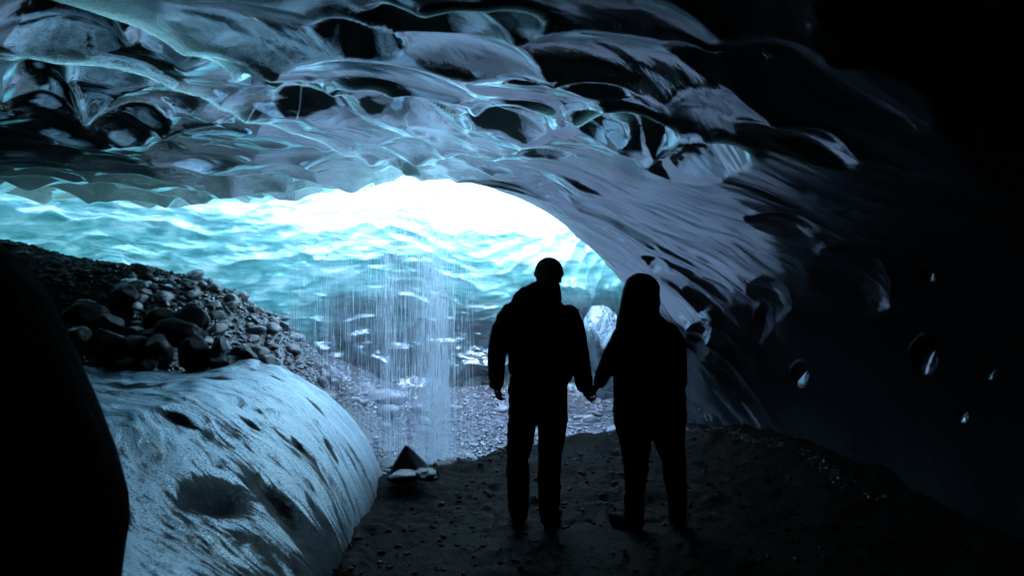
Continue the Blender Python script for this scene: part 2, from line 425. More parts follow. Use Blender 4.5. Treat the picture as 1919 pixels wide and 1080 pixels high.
# ------------------------------------------------------------------ turquoise wall beyond the opening
wp = np.array([(-10.5, 6.0), (-9, 8.9), (-7, 10.2), (-5, 11.2), (-3, 12.0), (-1.2, 12.5), (.2, 12.6), (1.2, 12.1), (2.2, 11.2), (3.3, 10.2), (4.6, 9.4), (6.5, 8.6)])
sl = np.concatenate([[0], np.cumsum(np.hypot(*np.diff(wp, axis=0).T))])
def smooth_curve(n):
    q = np.linspace(0, sl[-1], n); x = np.interp(q, sl, wp[:, 0]); y = np.interp(q, sl, wp[:, 1])
    k = np.ones(61) / 61
    for _ in range(2):
        x = np.convolve(np.pad(x, 30, 'reflect', reflect_type='odd'), k, 'valid'); y = np.convolve(np.pad(y, 30, 'reflect', reflect_type='odd'), k, 'valid')
    return q, x, y
q, cx, cy = smooth_curve(900)
zz = cat_pts((-.5, 3.6, 300), (3.6, 7.5, 60))
tx, ty = np.gradient(cx), np.gradient(cy); tl = np.hypot(tx, ty); nx, ny = ty / tl, -tx / tl      # towards the cave
Q, ZZ = np.meshgrid(q, zz); CX = np.broadcast_to(cx, Q.shape); 
prof = np.interp(ZZ, [-.5, .2, .8, 1.4, 2.0, 2.5, 3.0, 3.6, 5, 7.5], [-.15, -.10, .12, .42, .62, .62, .45, .10, -.9, -2.4])
prof = prof + .18 * fbm(Q * .35, ZZ * .9, 3, 4)
wq = Q + .25 * fbm(Q * .6, ZZ * 1.5, 3, 14); wz = ZZ + .30 * fbm(Q * .55 + 3, ZZ * 1.2, 4, 24) + .10 * (Q - 12) * .1
wz = wz - (.12 * np.clip(-2. - CX, 0, 9) * -1 + .40 * np.clip(CX - .0, 0, 4) ** 1.6) + .22 * fbm(Q * .8 + 7, ZZ * .6, 2, 27)
h = .080 * (scallops(wq / .62, wz / .25, 51, 12.) - .3) * (1 + .9 * fbm(Q * .5, ZZ * .8, 2, 57)) + .026 * (scallops(wq / .34 + .5 * fbm(Q, ZZ * 2, 2, 74), wz / .12, 61, 10.) - .3)
rt = sstep(.3, 1.2, CX) * sstep(3, 2.2, ZZ)
uu = wq * .8 - wz * .5; vv = wq * .5 + wz * .8
h = h * (1 - rt) + rt * (.115 * (scallops(uu / .17, vv / .34, 71, 10.) - .3))
low = sstep(1.1, .5, ZZ)
h = h * (1 - .5 * low) + low * (.20 * (scallops(wq / .62, wz / .42, 81, 14.) - .3) + .10 * fbm(Q * 3, ZZ * 3, 4, 64))
h = h + .02 * fbm(Q * 3, ZZ * 9, 3, 34)
hh = prof + h
WALL = np.stack([CX + nx * hh, np.broadcast_to(cy, Q.shape) + ny * hh, ZZ], -1)
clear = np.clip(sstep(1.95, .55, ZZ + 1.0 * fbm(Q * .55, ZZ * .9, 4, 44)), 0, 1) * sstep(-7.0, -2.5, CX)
wall = mesh_grid('ice_wall', WALL, M['wall'], {'clear': clear, 'top_light': sstep(1.9, 2.7, ZZ + .35 * fbm(Q * .7, ZZ * 2, 3, 54))}, flip=True)
tag(wall, kind='structure')

# ------------------------------------------------------------------ ground: dark path, lit gravel floor, gravel bank
CR = [(-6.5, 2.25), (-5.8, 2.12), (-5.0, 1.93), (-4.0, 1.80), (-3.37, 1.60), (-2.67, 1.20), (-2.04, .45), (-1.65, .0), (-1.2, -.2)]
def bank(x, y):
    crx = np.interp(x, [p[0] for p in CR], [p[1] for p in CR])
    foot = np.interp(x, [-6, -2, -1], [.85, .80, .0])
    up = np.where(y < 9.1, foot + (crx - foot) * sstep(6.6, 9.15, y) , crx * (1 - .55 * sstep(9.2, 11.3, y)))
    up = np.where(y < 9.1, np.minimum(up, crx), up)
    return up * sstep(5.2, 6.6, y)
def edge_y(x): return 7.80 + .92 * (x + 0.0) - .05 * x * x + .10 * np.sin(x * 3.1) + .06 * np.sin(x * 7.7 + 1)
def ground_z(x, y):
    e = edge_y(x)
    g = sstep(-.05, .5, y - e)
    z = -.20 * g + .26 * sstep(8.5, 13, y) * g
    lump = .045 * fbm(x * 2.2, y * 2.2, 4, 6) + .045 * fbm(x * 6.5, y * 5, 4, 16)
    z = z + lump + .05 * np.exp(-((y - e + .15) / .35) ** 2)
    z = z + .35 * sstep(1.9, 3.2, x + .36 * (y - 6)) * sstep(9.5, 7, y)
    b = bank(x, y) + .05 * fbm(x * 3, y * 3, 4, 26) * sstep(-1.5, -3, x)
    return np.maximum(z, b)
def sst(a, b, x): return float(sstep(a, b, np.float64(x)))
gx = cat_pts((-11, -6.5, 20), (-6.5, -1.6, 160), (-1.6, 3.2, 260), (3.2, 8, 20))
gy = cat_pts((-6, 3.6, 40), (3.6, 9.4, 300), (9.4, 13, 110), (13, 17, 12))
GX, GY = np.meshgrid(gx, gy)
GZ = ground_z(GX, GY)
gravel = (1 - .9 * sstep(-3.3, -4.1, GX)) * np.maximum(sstep(-.06, .10, GY - edge_y(GX) + .25 * fbm(GX * 5, GY * 5, 3, 36)), sstep(.2, .5, bank(GX, GY)) * sstep(-1.1, -1.6, GX))  # ground of the left bank darkened in colour for its shade
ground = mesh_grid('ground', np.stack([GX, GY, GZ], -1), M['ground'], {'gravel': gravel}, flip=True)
tag(ground, kind='structure')

# ------------------------------------------------------------------ ice mound, front left
my = cat_pts((2.2, 8.6, 420))
mu = np.linspace(0, 1, 420) ** 1.35
EX = np.interp(my, [2.2, 3, 3.8, 4.4, 5.0, 5.7, 6.3, 6.8, 7.3, 7.8, 8.3, 8.6], [-.98, -.99, -.96, -.96, -.99, -1.02, -.99, -1.12, -1.45, -1.95, -2.6, -3.0])
EX = np.convolve(np.pad(EX, 20, 'edge'), np.ones(41) / 41, 'valid') + .09 * fbm(my * 1.6, my * 0, 4, 2)
HT = np.interp(my, [2.2, 3, 4, 5, 6, 6.8, 7.4, 8.0, 8.6], [.40, .55, .74, .86, .93, .94, .90, .84, .75])
MX = EX[:, None] - mu[None, :] * 3.6
MY = np.broadcast_to(my[:, None], MX.shape)
uu = mu[None, :] * 3.6
rise = np.interp(my, [2.2, 4, 5, 6, 6.6, 7.2, 8.6], [1.5, 1.35, 1.2, 1.05, .95, .95, .9])[:, None]
ur = np.clip(uu / (rise * 1.5), 0, 1)
MZ = -.12 + (HT[:, None] + .12) * (1 - (1 - ur) ** 2.6) ** .62
SU = uu + .4 * MY; SV = MY - (.35 + .25 * sstep(0, 1.6, uu)) * uu + .26 * fbm(MX * 1.2, MY * 1.2, 4, 9)
MZ = MZ + .15 * fbm(MX * .95, MY * .95, 4, 19) * ur + .020 * fbm(SU * 1.8, SV * 6, 4, 29) * np.minimum(1, ur * 4)
streak = np.zeros_like(MX)
def hollow(px, py, d, w, h, depth, rot):
    global MZ, streak
    x0, y0, _ = at(px, py, d); dx, dy = MX - x0, MY - y0; c_, s_ = math.cos(R(rot)), math.sin(R(rot))
    p = (c_ * dx + s_ * dy) / w; q = (-s_ * dx + c_ * dy) / h; r2 = p * p + q * q
    MZ = MZ - depth * np.exp(-r2 * 1.5); streak = streak + np.exp(-r2 ** 2 * .8) * .9
for a in [(390, 768, 6.1, .19, .10, .05, -25), (270, 694, 7.0, .28, .09, .04, 0), (340, 704, 6.9, .18, .08, .03, 0), (400, 1035, 4.15, .13, .20, .10, -25),
          (530, 1010, 4.45, .24, .12, .08, -30), (240, 760, 6.0, .35, .10, .03, -25), (470, 860, 5.2, .10, .035, .03, -35), (590, 800, 6.2, .12, .03, .02, -40), (620, 900, 5.7, .10, .03, .03, -50), (330, 905, 4.9, .16, .05, .03, -30), (560, 900, 5.3, .08, .03, .03, -45), (520, 770, 6.4, .07, .025, .02, -35)]:
    hollow(*a)
streak = streak + .35 * sstep(6.2, 4.6, MY + .2 * uu - .4) * (.5 + fbm(MX * 2, MY * 2, 3, 39)) + .45 * sstep(.35, .0, uu) * sstep(5.6, 4.6, MY)
brown = .8 * sstep(.16, .02, uu) * sstep(5.0, 6.2, MY) * (.6 + fbm(MX * 4, MY * 4, 3, 49))
mound = mesh_grid('ice_mound', np.stack([MX, MY, MZ], -1), M['mound'],
                  {'streak': np.clip(streak, 0, 1.5), 'su': SU, 'sv': SV, 'brown': np.clip(brown, 0, 1)}, flip=True)
tag(mound, 'smooth pale blue ice mound streaked with black grit beside the path', 'ice mound')

# ------------------------------------------------------------------ black rock close to the camera, left edge
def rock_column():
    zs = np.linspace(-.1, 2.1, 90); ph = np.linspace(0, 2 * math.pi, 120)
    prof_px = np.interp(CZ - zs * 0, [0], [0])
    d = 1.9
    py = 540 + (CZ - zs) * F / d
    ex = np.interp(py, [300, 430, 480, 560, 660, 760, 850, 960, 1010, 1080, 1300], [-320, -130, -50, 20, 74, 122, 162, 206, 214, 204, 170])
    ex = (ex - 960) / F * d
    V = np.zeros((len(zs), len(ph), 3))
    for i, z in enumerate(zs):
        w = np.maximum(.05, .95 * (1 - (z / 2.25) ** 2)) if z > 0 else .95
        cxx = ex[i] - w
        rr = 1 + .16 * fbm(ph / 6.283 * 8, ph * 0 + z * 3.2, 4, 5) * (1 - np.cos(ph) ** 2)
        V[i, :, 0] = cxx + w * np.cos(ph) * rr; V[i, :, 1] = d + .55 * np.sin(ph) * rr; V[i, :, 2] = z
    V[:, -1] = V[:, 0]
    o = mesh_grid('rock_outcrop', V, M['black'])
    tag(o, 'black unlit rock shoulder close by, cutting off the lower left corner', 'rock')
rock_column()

# ------------------------------------------------------------------ stones
def stone_mesh(name, sub, mat, flat=.7, ang=.5, seed=0):
    bm = bmesh.new(); bmesh.ops.create_icosphere(bm, subdivisions=sub, radius=1)
    r_ = np.random.default_rng(seed)
    V = np.array([v.co[:] for v in bm.verts]); 
    nrm = r_.normal(size=(9, 3)); nrm /= np.linalg.norm(nrm, axis=1, keepdims=True); dd = r_.uniform(.62, .95, 9)
    s_ = np.ones(len(V))
    for n_, d_ in zip(nrm, dd):                             # planes that cut the pebble into facets
        k = V @ n_; cut = np.where(k > 1e-3, d_ / np.maximum(k, 1e-3), 9)
        s_ = np.minimum(s_, ang * cut + (1 - ang) * np.maximum(1, cut * .0 + 1)) if ang < 1 else np.minimum(s_, cut)
    s_ = s_ * (1 + .10 * fbm(V[:, 0] * 1.7 + seed, V[:, 1] * 1.7 + V[:, 2] * 1.3, 3, seed))
    V = V * s_[:, None] * np.array([r_.uniform(.8, 1.3), r_.uniform(.75, 1.0), flat * r_.uniform(.8, 1.1)])
    for v_, co in zip(bm.verts, V): v_.co = co
    me = bpy.data.meshes.new(name); bm.to_mesh(me); bm.free()
    for p in me.polygons: p.use_smooth = True
    if mat: me.materials.append(mat)
    return me
def obj_from(me, name, loc, rot, sc):
    o = bpy.data.objects.new(name, me); COL.objects.link(o)
    o.location = loc; o.rotation_euler = rot; o.scale = sc if hasattr(sc, '__len__') else (sc, sc, sc)
    return o
pebbles = [stone_mesh('pebble', 3, M['stone'], .62, .75, 100 + i) for i in range(10)]
rubble = [stone_mesh('rubble', 3, M['bank'], .75, .97, 700 + i) for i in range(8)]
cobbles = [stone_mesh('cobble', 4, M['cobble'], .78, .88, 200 + i) for i in range(8)]
gz = lambda x, y: float(ground_z(np.float64(x), np.float64(y)))

def stuff_stones(name, pts, mat, seed):
    base = [stone_mesh('tmp', 1, None, .6, .8, seed + i) for i in range(8)]
    VS, FS, off = [], [], 0
    arrs = [(np.array([v.co[:] for v in m.vertices]), np.array([p.vertices[:] for p in m.polygons])) for m in base]
    for (x, y, z, r) in pts:
        V, Fc = arrs[rng.integers(8)]
        e = Matrix.Rotation(rng.uniform(0, 6.28), 3, 'Z') @ Matrix.Rotation(rng.normal() * .35, 3, 'X') @ Matrix.Rotation(rng.normal() * .35, 3, 'Y')
        VS.append(V * r @ np.array(e).T + (x, y, z)); FS.append(Fc + off); off += len(V)
    for m in base: bpy.data.meshes.remove(m)
    o = mesh_np(name, np.concatenate(VS), np.concatenate(FS), mat)
    return o
pts = []
while len(pts) < 8500:
    x, y = rng.uniform(-2.6, 3.2), rng.uniform(6.4, 12.6)
    if y < edge_y(x) + .02 or (x < -1.5 and y < 9.0): continue
    if rng.random() > 1.25 - .07 * (y - 6): continue
    r = .011 + .020 * rng.random() ** 2 * (1 + .15 * (y - 7)); z = gz(x, y); pts.append((x, y, z + r * .25, r))
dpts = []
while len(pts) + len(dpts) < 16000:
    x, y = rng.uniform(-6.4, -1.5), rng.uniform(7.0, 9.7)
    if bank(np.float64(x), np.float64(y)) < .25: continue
    r = .012 + .030 * rng.random() ** 2.5; (dpts if x < -3.6 + .5 * rng.normal() * .6 else pts).append((x, y, gz(x, y) + r * .3, r))  # left bank gravel gets a near-black colour that stands for its shade

bpts = [p for p in pts if p[0] < -1.5 and p[1] < 9.75 and p[2] > .25]; pts = [p for p in pts if p not in set(bpts)]
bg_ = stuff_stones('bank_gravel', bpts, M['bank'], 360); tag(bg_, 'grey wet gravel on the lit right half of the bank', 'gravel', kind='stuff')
wpts = []
while len(wpts) < 330:
    y = rng.uniform(5.6, 9.0); x = float(right_base(y)) - .22 + rng.normal() * .035 + .04 * math.sin(y * 5); r = .007 + .012 * rng.random() ** 2; wpts.append((x, y, gz(x, y) + r * .4, r))
wg = stuff_stones('edge_gravel', wpts, M['bank'], 380); tag(wg, 'thin line of grey pebbles along the foot of the right wall', 'gravel', kind='stuff')
qpts = []
while len(qpts) < 1500:
    x, y = rng.uniform(-1.3, 3.), rng.uniform(4., 8.6)
    if y > edge_y(x) + .1 or x > float(right_base(y)): continue
    r = .006 + .022 * rng.random() ** 3; qpts.append((x, y, gz(x, y) + r * .2, r))
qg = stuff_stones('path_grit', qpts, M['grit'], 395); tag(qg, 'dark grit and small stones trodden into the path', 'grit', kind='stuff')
gv = stuff_stones('shaded_gravel', dpts, M['cobble'], 340); tag(gv, 'gravel covering the left part of the bank, its shade put into a black colour', 'gravel', kind='stuff')

gv = stuff_stones('gravel', pts, M['stone'], 300); tag(gv, 'wet grey gravel covering the lit cave floor behind the couple', 'gravel', kind='stuff')
# countable stones
for i in range(105):
    while True:
        x, y = rng.uniform(-2.0, 2.6), rng.uniform(7.0, 12.2)
        if y > edge_y(x) + .12 and not (x < -1.3 and y < 8.6): break
    r = .045 + .07 * rng.random() ** 2
    o = obj_from(pebbles[rng.integers(10)], 'stone', (x, y, gz(x, y) + r * .22), (rng.normal() * .25, rng.normal() * .25, rng.uniform(0, 6.28)), r)
    tag(o, 'wet grey stone lying on the lit gravel floor behind the couple', 'stone', 'stones on the lit gravel floor')
for i in range(130):
    while True:
        x, y = rng.uniform(-4.2, -1.9), rng.uniform(7.4, 9.4)
        if bank(np.float64(x), np.float64(y)) > .35: break
    r = .045 + .07 * rng.random() ** 2
    o = obj_from(rubble[rng.integers(8)], 'stone', (x, y, gz(x, y) + r * .25), (rng.normal() * .3, rng.normal() * .3, rng.uniform(0, 6.28)), r)
    tag(o, 'grey stone embedded in the lit right half of the gravel bank', 'stone', 'stones on the lit part of the bank')
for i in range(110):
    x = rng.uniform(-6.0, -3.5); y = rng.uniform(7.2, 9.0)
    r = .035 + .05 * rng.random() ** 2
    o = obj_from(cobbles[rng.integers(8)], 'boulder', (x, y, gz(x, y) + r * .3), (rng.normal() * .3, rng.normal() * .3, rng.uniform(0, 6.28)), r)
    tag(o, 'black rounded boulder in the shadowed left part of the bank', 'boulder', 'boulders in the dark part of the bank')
# the row of black cobbles where the bank meets the ice mound: place in the photo, width, height, own label
ROW = [(150, 640, 60, 50, 7.2), (195, 650, 90, 60, 7.1), (262, 655, 110, 64, 7.1), (205, 610, 80, 50, 7.5), (300, 660, 60, 56, 7.0), (240, 682, 60, 26, 6.85), (292, 640, 70, 60, 7.3), (275, 685, 40, 22, 6.8),
       (365, 665, 76, 62, 7.0), (358, 600, 76, 58, 7.6), (340, 625, 110, 60, 7.3), (412, 655, 40, 60, 7.05), (310, 606, 90, 48, 7.6), (455, 672, 80, 50, 6.95), (425, 682, 70, 34, 6.8), (500, 685, 50, 30, 6.85), (232, 560, 70, 44, 8.0), (160, 590, 90, 50, 7.7)]
for i, (px, py, w, hgt, d) in enumerate(ROW):
    x, y, z = at(px, py, d)
    o = obj_from(cobbles[i % 8], 'boulder', (x, y, z), (rng.normal() * .2, rng.normal() * .15, rng.normal() * .3), (w / 2 * d / F * .78, .13, hgt / 2 * d / F / .66))
    tag(o, 'glossy black cobble in the row along the top of the ice mound', 'boulder', 'cobbles above the ice mound')
def single(px, py, d, w, hgt, label, mesh, cat='rock', rot=(0, 0, 0), dep=None, name='rock'):
    x, y, z = at(px, py, d)
    o = obj_from(mesh, name, (x, y, z), rot, (w / 2 * d / F, dep or w / 2 * d / F, hgt / 2 * d / F))
    return tag(o, label, cat)
def peak_mesh(seed):
    me = stone_mesh('peak', 4, M['cobble'], 1., .9, seed)
    for v in me.vertices:
        x, y, z = v.co; l = math.hypot(x, y) + 1e-6
        t = min(1, max(0, (z + .8) / 1.6)); a = math.atan2(y, x)
        f = ((1 - t) ** .80 + .015) * (1 + .16 * math.cos(3 * a + 1) + .08 * math.cos(5 * a))
        v.co = (x / l * f * .95 * min(1, l * 3 + .0) - .28 * t + .05 * math.sin(t * 5 + a) * (1 - t), y / l * f * .8 * min(1, l * 3), -.9 + 1.9 * t + .07 * math.sin(4 * a + z * 3) * (1 - t))
    return me
single(775, 872, 6.55, 98, 74, 'pointed black rock standing at the edge of the path by the ice mound', peak_mesh(5))
icy = mat_stone('ice_glaze', (.010, .011, .013), (.13, .16, .19), .16, .6)
frosted = [stone_mesh('frosted_rock', 4, icy, .75, .9, 410 + i) for i in range(2)]
single(757, 892, 6.3, 52, 34, 'small flat ice glazed stone, left of the pair in front of the pointed rock', frosted[0])
single(797, 889, 6.3, 50, 34, 'small flat ice glazed stone, right of the pair in front of the pointed rock', frosted[1])
single(742, 868, 6.9, 60, 34, 'pale ice lump half hidden behind the pointed black rock', frosted[0], 'ice lump', (0, 0, 1.2))
big = [stone_mesh('big_rock', 4, M['stone'], .9, .8, 500 + i) for i in range(4)]
single(728, 745, 10.6, 62, 46, 'largest grey angular rock at the foot of the far ice wall', big[0])
single(690, 740, 10.8, 44, 48, 'upright grey rock left of the largest rock at the ice wall', big[1])
single(732, 774, 9.9, 46, 34, 'squat grey rock just in front of the largest rock at the ice wall', big[2])
single(782, 766, 10.2, 34, 28, 'pointed grey rock right of the largest rock, seen through falling water', big[3])
single(795, 790, 9.6, 32, 28, 'blocky dark rock standing in the falling water', big[0], rot=(.2, 0, 2.))
single(1105, 785, 9.4, 34, 16, 'brown flat rock on the gravel below the joined hands', big[1], rot=(0, 0, .6))
def mat_clear():
    t = NT('clear_ice'); v = t.coords(); a = t.noise(v, 3, 5, .6)
    n = t.bump(t.noise(v, 6, 4, .5), .5, .08)
    t.set(Base_Color=t.ramp(a, [(.35, (.02, .035, .037)), (.65, (.10, .16, .165))]), Roughness=.08, IOR=1.33, Normal=n)
    add_gloss(t, .15, (.85, .93, 1.), .05, n); return t.m
single(1128, 655, 10.4, 96, 190, 'tall lump of dark clear ice seen between the couple', stone_mesh('ice_lump', 5, mat_clear(), 1.1, .6, 610), 'ice lump', name='ice_lump')
flatr = stone_mesh('slab', 4, M['stone'], .9, .6, 520)
single(264, 512, 8.9, 60, 46, 'dark angular slab jutting from the crest of the gravel bank', stone_mesh('slab', 4, M['cobble'], .9, .9, 530), rot=(0, .3, 0))
single(530, 597, 9.2, 34, 20, 'pale oval stone on the right end of the bank crest', frosted[1], 'stone')
single(515, 608, 9.1, 40, 24, 'pale grey stone tucked under the oval stone on the bank crest', flatr, 'stone')

# ------------------------------------------------------------------ the couple
PX = 5.34 / F                                               # metres per photo pixel at the couple's distance
def wp_(px, py, dy, d0): return Vector(((px - 960) * PX, d0 + dy, CZ - (py - 540) * PX))
def ring_loft(bm, secs, n=18, capA=True, capB=True):
    """secs: (centre, half width, half depth); an elliptical skin through the sections, rounded at both ends"""
    C_ = [s_[0] for s_ in secs]
    def tan(i):
        a = C_[max(0, i - 1)]; b = C_[min(len(C_) - 1, i + 1)]
        return (b - a).normalized()
    full = []
    for i, (c_, rx, ry) in enumerate(secs): full.append((c_, rx, ry, tan(i)))
    def cap(sec, sgn):
        c_, rx, ry, t_ = sec; r_ = min(rx, ry)
        return [(c_ + t_ * sgn * r_ * math.sin(R(a)) * (.8 if r_ < .09 else .22), rx * math.cos(R(a)) , ry * math.cos(R(a)), t_) for a in (35, 65, 86)]
    if capA: full = cap(full[0], -1)[::-1] + full
    if capB: full = full + cap(full[-1], 1)
    rings = []
    for c_, rx, ry, t_ in full:
        S = t_.cross(Vector((0, 1, 0)))
        if S.length < .2: S = Vector((1, 0, 0)) - t_ * t_.x
        S.normalize(); B = S.cross(t_).normalized()
        rings.append([bm.verts.new(c_ + S * rx * math.cos(2 * math.pi * k / n) + B * ry * math.sin(2 * math.pi * k / n)) for k in range(n)])
    for a, b in zip(rings, rings[1:]):
        for k in range(n): bm.faces.new((a[k], a[(k + 1) % n], b[(k + 1) % n], b[k]))
    bm.faces.new(rings[0][::-1]); bm.faces.new(rings[-1])
def blob(bm, c_, r_, rot=None):
    m = Matrix.Translation(c_) @ (rot or Matrix.Identity(4)) @ Matrix.Diagonal((*r_, 1))
    bmesh.ops.create_uvsphere(bm, u_segments=18, v_segments=12, radius=1, matrix=m)
def skin(name, bm, mat, voxel, smooth=3, wrinkle=0., wscale=9., parent=None, org=None):
    bmesh.ops.recalc_face_normals(bm, faces=bm.faces)
    me = bpy.data.meshes.new(name + '_raw'); bm.to_mesh(me); bm.free()
    o = bpy.data.objects.new(name, me); COL.objects.link(o)
    md = o.modifiers.new('r', 'REMESH'); md.mode = 'VOXEL'; md.voxel_size = voxel
    if smooth:
        sm = o.modifiers.new('s', 'SMOOTH'); sm.factor = .5; sm.iterations = smooth
    dg = bpy.context.evaluated_depsgraph_get()
    m2 = bpy.data.meshes.new_from_object(o.evaluated_get(dg)); m2.name = name
    o.modifiers.clear(); o.data = m2; bpy.data.meshes.remove(me)
    n = len(m2.vertices); V = np.empty(n * 3, np.float32); m2.vertices.foreach_get('co', V); V = V.reshape(-1, 3).astype(float)
    if wrinkle:
        Nn_ = np.empty(n * 3, np.float32); m2.vertices.foreach_get('normal', Nn_); Nn_ = Nn_.reshape(-1, 3)
        q1 = V[:, 2] * wscale * 1.5 + .9 * V[:, 0] * wscale + 3 * vnoise(V[:, 0] * 4, V[:, 1] * 4 + V[:, 2] * 2, 3)
        wv = fbm(q1, (V[:, 0] - V[:, 1]) * wscale * .6, 3, 12)
        V = V + Nn_ * (wrinkle * wv)[:, None]
    if org is not None: V -= np.array(org)
    m2.vertices.foreach_set('co', V.astype(np.float32).ravel()); m2.update()
    m2.polygons.foreach_set('use_smooth', np.ones(len(m2.polygons), bool))
    m2.materials.clear(); m2.materials.append(mat)
    if parent: o.parent = parent
    elif org is not None: o.location = org
    return o
def hand(bm, W, f, n, curl, spread=1., tcurl=.5):
    f = f.normalized(); n = (n - f * n.dot(f)).normalized(); t_ = f.cross(n)
    if t_.y < -.5 or t_.dot(Vector((0, 1, 0))) < 0: t_ = -t_          # thumbs point ahead
    def rl(secs): ring_loft(bm, secs, 10)
    # palm: several overlapping metacarpal lofts give it width
    offs = (.030, .010, -.010, -.029); kn = (.088, .092, .088, .080)
    for o_, k in zip(offs, kn):
        rl([(W + t_ * o_ * .55, .013, .013), (W + f * k * .55 + t_ * o_ * .9, .0145, .0145), (W + f * k + t_ * o_, .0115, .0115)])
    L = (.070, .079, .073, .056)
    for j, (o_, k, l) in enumerate(zip(offs, kn, L)):
        p = W + f * k + t_ * o_ * spread; ang = 0; secs = [(p, .0100, .0100)]
        for frac, ca in zip((.45, .31, .24), (.8, 1.15, .8)):
            ang += curl[j] * ca
            dv = (f * math.cos(ang) + n * math.sin(ang)); p = p + dv * l * frac
            secs.append((p, .0096 - .0011 * len(secs), .0096 - .0011 * len(secs)))
        rl(secs)
    p = W + f * .022 + t_ * .026 + n * .006; d1 = (f * .75 + t_ * .65 + n * .30).normalized(); d2 = (f * .95 + t_ * .1 + n * tcurl).normalized()
    rl([(p, .0135, .0135), (p + d1 * .042, .0120, .0120), (p + d1 * .042 + d2 * .030, .0105, .0105), (p + d1 * .042 + d2 * .055, .0085, .0085)])
def head(bm, c_, px_r, chin, yaw=0.):
    """skull, jaw, nose, brow, lips and ears; looks along +Y, turned by yaw"""
    T = Matrix.Translation(c_) @ Matrix.Rotation(yaw, 4, 'Z')
    def b(o_, r_): blob(bm, T @ Vector(o_), r_, Matrix.Rotation(yaw, 4, 'Z'))
    b((0, -.008, .035), (.076, .096, .092)); b((0, .030, -.035), (.060, .070, .080)); b((0, .062, -.088), (.030, .026, .024))
    b((0, .100, -.012), (.014, .020, .026)); b((0, .112, -.022), (.011, .012, .010))            # nose
    b((0, .086, .028), (.055, .014, .012)); b((0, .090, -.056), (.024, .012, .006)); b((0, .088, -.066), (.021, .012, .006))
    for s_ in (-1, 1):
        b((s_ * .031, .080, .008), (.013, .012, .011)); b((s_ * .040, .072, -.022), (.022, .018, .018))
        b((s_ * .077, .0, -.005), (.010, .020, .032))
fabric = lambda name, c_, r_=.85: mat_plain(name, tuple(x * .35 for x in c_), r_, 260, .25, .002, Specular_IOR_Level=.12)
M.update(skin=mat_plain('skin', (.045, .03, .024), .7, 60, .1), jacket=fabric('black_jacket', (.010, .010, .012), .7), trouser=fabric('black_trousers', (.006, .007, .010)),
         parka=fabric('black_parka', (.011, .010, .013), .75), boot=mat_plain('boot_leather', (.002, .002, .0022), .8, 80, .3, Specular_IOR_Level=.1),
         knit=mat_plain('knit_wool', (.016, .015, .017), .95, 150, .8, .006), shoe=mat_plain('grey_shoe', (.002, .0022, .0026), .8, 90, .3, Specular_IOR_Level=.06), sole=mat_plain('rubber_sole', (.002, .002, .002), .9, Specular_IOR_Level=.1))

def boot(name, ankle, toe_dir, mat, parent, org, length=.29):
    bm = bmesh.new(); f = Vector(toe_dir).normalized(); x, y = ankle.x, ankle.y; g = gz(x, y)
    heel = Vector((x, y, g)) - f * .07
    bm_s = [(heel + f * (length * k) + Vector((0, 0, h_)), w_, z_) for k, h_, w_, z_ in
            ((.04, .055, .036, .050), (.22, .060, .041, .056), (.45, .052, .043, .048), (.70, .042, .049, .040), (.90, .034, .044, .030))]
    ring_loft(bm, bm_s)
    ring_loft(bm, [(Vector((x, y, g + .05)) - f * .02, .048, .058), (Vector((x, y, g + .13)) - f * .015, .050, .056), (Vector((x, y, g + .24)), .056, .062)])
    o = skin(name, bm, mat, .006, 2, .002, 16, parent, org)
    bs = bmesh.new()
    ring_loft(bs, [(heel + f * (length * k) + Vector((0, 0, .014)), w_, .014) for k, w_ in ((0., .034), (.2, .043), (.45, .040), (.72, .051), (.95, .040))])
    skin('sole', bs, M['sole'], .005, 1, 0, 1, o, (0, 0, 0)).matrix_parent_inverse = Matrix.Identity(4)
    sl_ = o.children[0]; 
    Vs = np.empty(len(sl_.data.vertices) * 3, np.float32); sl_.data.vertices.foreach_get('co', Vs)
    sl_.data.vertices.foreach_set('co', (Vs.reshape(-1, 3) - np.array(org, np.float32)).ravel()); sl_.data.update()
    return o

